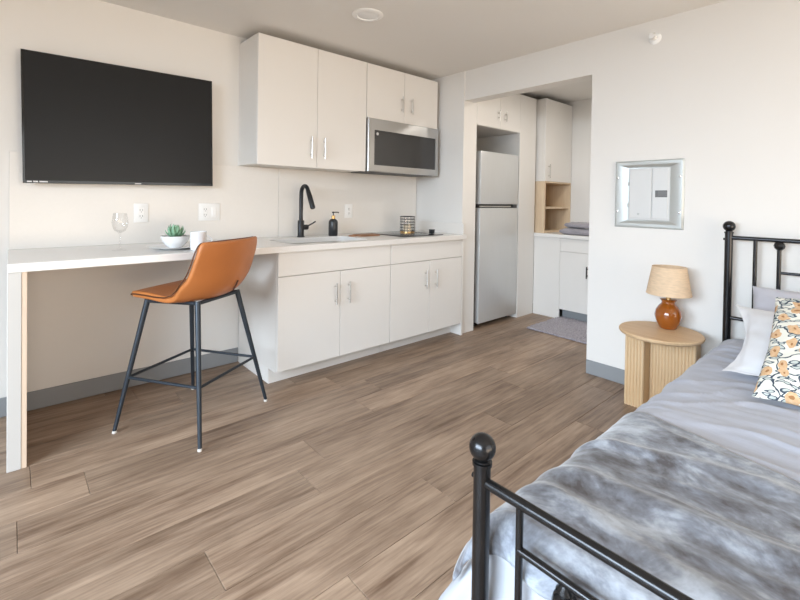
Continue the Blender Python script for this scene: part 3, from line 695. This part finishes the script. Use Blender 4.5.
def added_alcove_lamp():  # added lamp, out of view, only to brighten the alcove
    x, y = 3.72, 1.62
    t = thing('ceiling_downlight', 'round white downlight added out of view to brighten the fridge alcove', 'ceiling light', (x, y, ZC))
    obj('trim_ring', lathe(new(), [(.098, ZC), (.098, ZC - .003), (.090, ZC - .008), (.070, ZC - .009), (.066, ZC - .002), (.066, ZC)], (x, y, 0), 40, cap=False), 'white', t)
    l = bpy.data.lights.new('alcove_fill_light', 'AREA'); l.shape = 'DISK'; l.size = .13; l.energy = 9; l.color = (1.0, .94, .86)
    o = bpy.data.objects.new('alcove_fill_light', l); COL.objects.link(o); o.location = (0, 0, -.006); o.parent = t
added_alcove_lamp()

# ------------------------------------------------------------------ nightstand and lamp
nx, ny, nz, nr = 2.785, .862, .472, .212
t = thing('nightstand', 'round pale oak side table with fluted base beside the bed', 'side table', (nx, ny, 0))
obj('table_top', lathe(new(), [(nr - .012, nz - .024), (nr - .003, nz - .018), (nr, nz - .012), (nr, nz - .004), (nr - .003, nz), (.001, nz)], (nx, ny, 0), 56), 'oak', t)
def fluted(parent, x0, x1, y0, y1, faces):
    """a plain oak core with half-round flutes standing proud on the given faces"""
    z1 = nz - .024
    pl = obj('pedestal', box(new(), x0, x1, y0, y1, 0, z1), 'oakv', parent, 0)
    for f in faces:
        a, b = (y0, y1) if f[0] == 'x' else (x0, x1)
        n = max(3, round((b - a) / .0165)); s = (b - a) / n
        proto = None
        for i in range(n):
            c = a + s * (i + .5); bm = new(); r = s * .46
            pos = (x0 if f == 'x-' else x1, c) if f[0] == 'x' else (c, y0 if f == 'y-' else y1)
            base = {'x-': PI, 'x+': 0, 'y-': -PI / 2, 'y+': PI / 2}[f]
            if proto is None:
                pp = [Vector((math.cos(base - PI / 2 + PI * k / 6) * r * (1 if f[0] == 'y' else .85), math.sin(base - PI / 2 + PI * k / 6) * r * (1 if f[0] == 'x' else .85), 0)) for k in range(7)]
                rings(bm, [pp, [p_ + Vector((0, 0, z1 - .001)) for p_ in pp]])
                o = obj('flute', bm, 'oakv', pl); proto = o
            else:
                o = proto.copy(); COL.objects.link(o)
            o.location = (pos[0], pos[1], .0005)
    return pl
fluted(t, 2.757, 2.980, .935, 1.040, ('x-',))
fluted(t, 2.850, 2.940, .700, .934, ('x-',))
lx, ly = 2.880, .852
t = thing('table_lamp', 'amber glazed ceramic table lamp with woven shade on the side table', 'lamp', (lx, ly, nz))
obj('lamp_base', lathe(new(), [(r_q, z_q * 1.10) for r_q, z_q in [(.036, 0), (.042, .003), (.046, .008), (.058, .030), (.068, .055), (.070, .075), (.064, .100), (.048, .122), (.037, .132), (.035, .140), (.040, .150), (.043, .154), (.036, .156), (.001, .155)]], (lx, ly, nz), 36), 'ceramic', t)
obj('socket', lathe(new(), [(.013, .168), (.013, .195), (.017, .20), (.017, .235), (.010, .24)], (lx, ly, nz), 16), 'gold', t)
sz0 = nz + .202; 
sh = obj('lamp_shade', lathe(new(), [(.116, 0), (.102, .08), (.088, .160), (.0865, .160), (.1005, .08), (.1145, 0)], (lx, ly, sz0), 48, cap=False), 'shade', t)
for r, z in ((.1155, .001), (.0875, .159)):
    obj('shade_rim', tube(new(), [(lx + r * math.cos(2 * PI * j / 40), ly + r * math.sin(2 * PI * j / 40), sz0 + z) for j in range(40)], .002, 6, close=True), 'shade', sh)
bm = new()
for a in (0, 2 * PI / 3, 4 * PI / 3): tube(bm, [(lx + .012 * math.cos(a), ly + .012 * math.sin(a), nz + .225), (lx + .0945 * math.cos(a), ly + .0945 * math.sin(a), sz0 + .115)], .0016, 6)
obj('shade_spider', bm, 'gold', t)
obj('bulb', lathe(new(), [(.012, .232), (.016, .24), (.026, .255), (.028, .27), (.022, .288), (.001, .295)], (lx, ly, nz), 20), 'lens', t)

# ------------------------------------------------------------------ bed
HX, FXB, BY0, BY1 = 2.975, .782, -.81, .590
t = thing('bed', 'gunmetal metal bed frame with ball finials on its posts', 'bed', (1.9, -.1, 0))
def post(x, y, top):
    p_ = obj('post', lathe(new(), [(.019, 0), (.019, top - .012), (.022, top - .011), (.022, top - .004), (.017, top - .003), (.017, top), (.015, top + .001)], (x, y, 0), 24), 'bedmetal', t)
    obj('ball_finial', ball(new(), (x, y, top + .0275), .0295, 28, 16), 'bedmetal', p_)
    obj('bolt', tube(new(), [(x, y + .018, top - .045), (x, y + .025, top - .045)], .006, 10), 'bedmetal', p_)
for y in (BY0, BY1):
    post(HX, y, 1.056); post(FXB, y, .628)
def rail(x, y0, y1, z, r, name='rail'): return obj(name, tube(new(), [(x, y0, z), (x, y1, z)], r, 14), 'bedmetal', t)
def spindle(x, y, z0, z1, r=.0095): return obj('spindle', tube(new(), [(x, y, z0), (x, y, z1)], r, 12), 'bedmetal', t)
rail(HX, BY0, BY1, 1.021, .0115); rail(HX, BY0, BY1, .578, .010); rail(HX, BY0, BY1, .30, .010)
hs = [.474, .376, .22, .06, -.11, -.28, -.44, -.596, -.694]
for i, y in enumerate(hs):
    k = i in (1, 4, 7)
    s = spindle(HX, y, .30, 1.021 if not k else 1.012)
    if k: obj('bead', ball(new(), (HX, y, .992), .024, 8, 6), 'bedmetal', s)
for a, b in ((.376, .22), (.22, .06), (.06, -.11), (-.11, -.28), (-.28, -.44), (-.44, -.596)):
    rail(HX, a, b, .853, .0075, 'cross_bar')
rail(FXB, BY0, BY1, .581, .0115); rail(FXB, .493, -.713, .484, .0085); rail(FXB, BY0, BY1, .22, .010)
fs = [.493, .393, .20, .0, -.11, -.22, -.42, -.613, -.713]
for i, y in enumerate(fs):
    k = i in (1, 4, 7)
    s = spindle(FXB, y, .22, .575 if not k and i in (0, 8) else .482, .0078)
    if k:
        bm = lathe(new(), [(.008, .0), (.013, .006), (.009, .012), (.020, .022), (.024, .034), (.021, .046), (.013, .052), (.017, .058), (.010, .066), (.007, .070)], (FXB, y, .410), 20)
        obj('bead', bm, 'bedmetal', s)
for y in (BY0 + .02, BY1 - .02): obj('side_rail', box(new(), FXB + .02, HX - .02, y - .012, y + .012, .20, .25, .003, 1), 'bedmetal', t)
for x in (1.15, 1.6, 2.05, 2.5): obj('slat', box(new(), x - .03, x + .03, BY0 + .032, BY1 - .032, .228, .243), 'bedmetal', t, 0)
for y in (-.4, .2): obj('centre_leg', tube(new(), [(1.85, y, 0), (1.85, y, .215)], .014, 12), 'bedmetal', t)
# mattress
mo = obj('mattress', box(new(), .86, 2.945, BY0 + .05, BY1 - .06, .245, .425, .05, 4), 'mattress'); tag(mo, 'white mattress on the metal bed under the covers', 'mattress')

def nz3(x, y, s): return noise.noise(Vector((x, y, s)))
def cloth(name, m, x_lo, x_hi, off, hang_side, hang_foot, seed, amp, wr, nS, nT, label, cat, thick, edge=None, folds=(), flare=1.0, lo_edge=None):
    """bed cover: across s it lies on the mattress and hangs over both sides, along t it rolls over the foot end"""
    yc = .52; rad = .10 + off; zt = .372
    Lq = rad * PI / 2
    s_tot0 = yc; P = []
    ymid = (BY0 + BY1) / 2
    half = yc - ymid
    Stot = half + Lq + hang_side
    def side(s):
        """signed arc length from the bed's centre line -> (y, drop below the top)"""
        a = abs(s); sg = 1 if s >= 0 else -1
        if a <= half: return ymid + sg * a, 0.0, 0
        a -= half
        if a <= Lq:
            th = a / rad; return ymid + sg * (half + rad * math.sin(th)), rad * (1 - math.cos(th)), th / (PI / 2)
        a -= Lq
        return ymid + sg * (half + rad + .22 * a), rad + a * .97, 1 + a
    fr_ = .055 + off * .5; xfoot = .872
    for i in range(nS + 1):
        s = -Stot + 2 * Stot * i / nS; row = []
        y, ds, ks = side(s)
        for j in range(nT + 1):
            tt = j / nT
            xh = x_hi + (edge(y) if edge else 0)
            if hang_foot is None:
                xl_ = x_lo + (lo_edge(y) if lo_edge else 0); x = xl_ + (xh - xl_) * tt; dt = 0; kt = 0
            else:
                q = fr_ * PI / 2; Lf = hang_foot + q + (xh - xfoot); a = (1 - tt) * Lf
                if a <= xh - xfoot: x = xh - a; dt = 0; kt = 0
                else:
                    a -= xh - xfoot
                    if a <= q: th = a / fr_; x = xfoot - fr_ * math.sin(th); dt = fr_ * (1 - math.cos(th)); kt = th / (PI / 2)
                    else: a -= q; x = xfoot - fr_ + .0 * a; dt = fr_ + a; kt = 1
            # puffs and wrinkles
            fl_ = flare * max(0.0, min(1.0, (1.35 - x) / .45)); ka = max(0, ks - 1); ks_ = min(1, ks)
            big = .013 * (nz3(x * 3.1, y * 3.1, 3.1) * .6 + nz3(x * 6.5 + y * 2, y * 5, 6.1) * .4)
            for fx, fk, fa, fw in folds:
                q_ = (x - fx - fk * (y - .4) + .03 * nz3(y * 3, fx, 2)) / fw; big += fa * math.exp(-q_ * q_)
            ridg = 1 - abs(nz3(x * 8.5 + y * 2.2 + 1.2 * nz3(x * 3, y * 3, seed), y * 2.1 - x * 1.2, seed + 7)) * 2
            fine = wr * (ridg ** 3 if ridg > 0 else 0) + wr * .5 * nz3(x * 24 + y * 5, y * 9, seed + 11)
            h = big + fine
            z = zt + rad + h * (1 - ks_) - ds - dt
            yo = y + (1 if s > 0 else -1) * (ks_ * (h * .8 + .014 * math.sin(x * 11 + seed) * min(1, max(0, ds - .05) * 6)) + fl_ * (.36 * ka + .025 * ks_))
            xo = x - kt * h * .7 - kt * .020 * nz3(y * 9, z * 6, seed + 5) - kt * .008 * math.sin(y * 31 + 4 * nz3(y * 3, z * 3, 2))
            # hanging corner flares outward
            if dt > 0 and ks > 0: yo += (1 if s > 0 else -1) * .12 * min(dt, .3) * ks_; xo += (.02 - .10 * ka) * ks_
            z = max(z, .035 + .01 * nz3(x * 9, y * 9, 1))
            row.append(Vector((xo, yo, z)))
        P.append(row)
    bm = grid(new(), P)
    o = obj(name, bm, m, None, 75, recalc=False); tag(o, label, cat)
    sd = o.modifiers.new('solid', 'SOLIDIFY'); sd.thickness = thick; sd.offset = 0
    return o
FOLDS = [(1.36, -.25, .012, .030), (1.13, -.12, .014, .035), (.98, .10, .010, .03)]
cloth('comforter', 'comforter', 0, 2.93, -.010, .24, .19, 3.1, .012, .003, 140, 150, 'white comforter hanging over the foot end of the bed', 'comforter', .008, folds=FOLDS)
cloth('duvet', 'duvet', 1.545, 2.925, .003, .20, None, 11.7, .012, .0105, 190, 210, 'pale grey wrinkled duvet spread over the bed', 'duvet', .006, folds=FOLDS, lo_edge=lambda y: .24 * (y - .6))
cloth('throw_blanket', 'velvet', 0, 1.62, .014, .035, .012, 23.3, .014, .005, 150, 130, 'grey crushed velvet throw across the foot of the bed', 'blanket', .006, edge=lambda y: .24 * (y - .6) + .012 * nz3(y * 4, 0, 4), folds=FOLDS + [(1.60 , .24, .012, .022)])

def pillow(name, m, c, ex, ey, W_, H_, T_, label, seed, cat='pillow', flange=0, pinch=.10, n=44, group=None):
    """stuffed pillow: ex, ey span its face; corners pulled out, edges drawn in"""
    ex = Vector(ex).normalized(); ey = Vector(ey); ey = (ey - ex * ey.dot(ex)).normalized(); en = ex.cross(ey)
    bm = new(); lay = bm.loops.layers.uv.verify(); V = {}
    for side in (1, -1):
        for i in range(n + 1):
            for j in range(n + 1):
                u = -1 + 2 * i / n; v = -1 + 2 * j / n
                if side == -1 and (i in (0, n) or j in (0, n)): V[side, i, j] = V[1, i, j]; continue
                fu = 1 - pinch * (1 - v * v) ** 1 * 1.0 * abs(u) ** 6; fv = 1 - pinch * (1 - u * u) * abs(v) ** 6
                k = max(0, (1 - abs(u) ** 2.2) * (1 - abs(v) ** 2.2)) ** .55
                if flange: k = max(0, (1 - min(1, abs(u) / (1 - flange)) ** 2.2) * (1 - min(1, abs(v) / (1 - flange)) ** 2.2)) ** .5
                th = T_ / 2 * k + .0025 * (0 if (i in (0, n) or j in (0, n)) else 1)
                wv = .008 * nz3(u * 2.5 + seed, v * 2.5, seed) * k + .006 * nz3(u * 5, v * 5 + seed, seed * 2) + .004 * (1 - k) * math.sin(u * 9 + v * 7 + seed)
                V[side, i, j] = bm.verts.new(Vector(c) + ex * (u * fu * W_ / 2) + ey * (v * fv * H_ / 2) + en * (side * th + wv))
        for i in range(n):
            for j in range(n):
                q = [(i, j), (i + 1, j), (i + 1, j + 1), (i, j + 1)]
                f = bm.faces.new([V[side, a, b] for a, b in (q if side == 1 else q[::-1])])
                for l, (a, b) in zip(f.loops, q if side == 1 else q[::-1]): l[lay].uv = (a / n, b / n)
    o = obj(name, bm, m, None, 80, recalc=True); return tag(o, label, cat, group)
Yd = (0, -1, 0)
pillow('pillow', 'pillowgrey', (2.872, .150, .632), Yd, (.055, 0, .25), .64, .30, .12, 'pale grey pillow standing against the headboard', 2.0, pinch=.03)
pillow('pillow', 'pillowwhite', (2.489, .122, .606), (.1, -1, 0), (.413, .045, .219), .72, .47, .14, 'white pillow with loose edges behind the floral cushion', 5.0, flange=.10, pinch=.17)
pillow('floral_cushion', 'floral', (2.272, .052, .650), Yd, (.45, 0, .298), .545, .55, .13, 'cream floral cushion with navy vines leaning on the white pillow', 8.0, cat='cushion', pinch=.05)
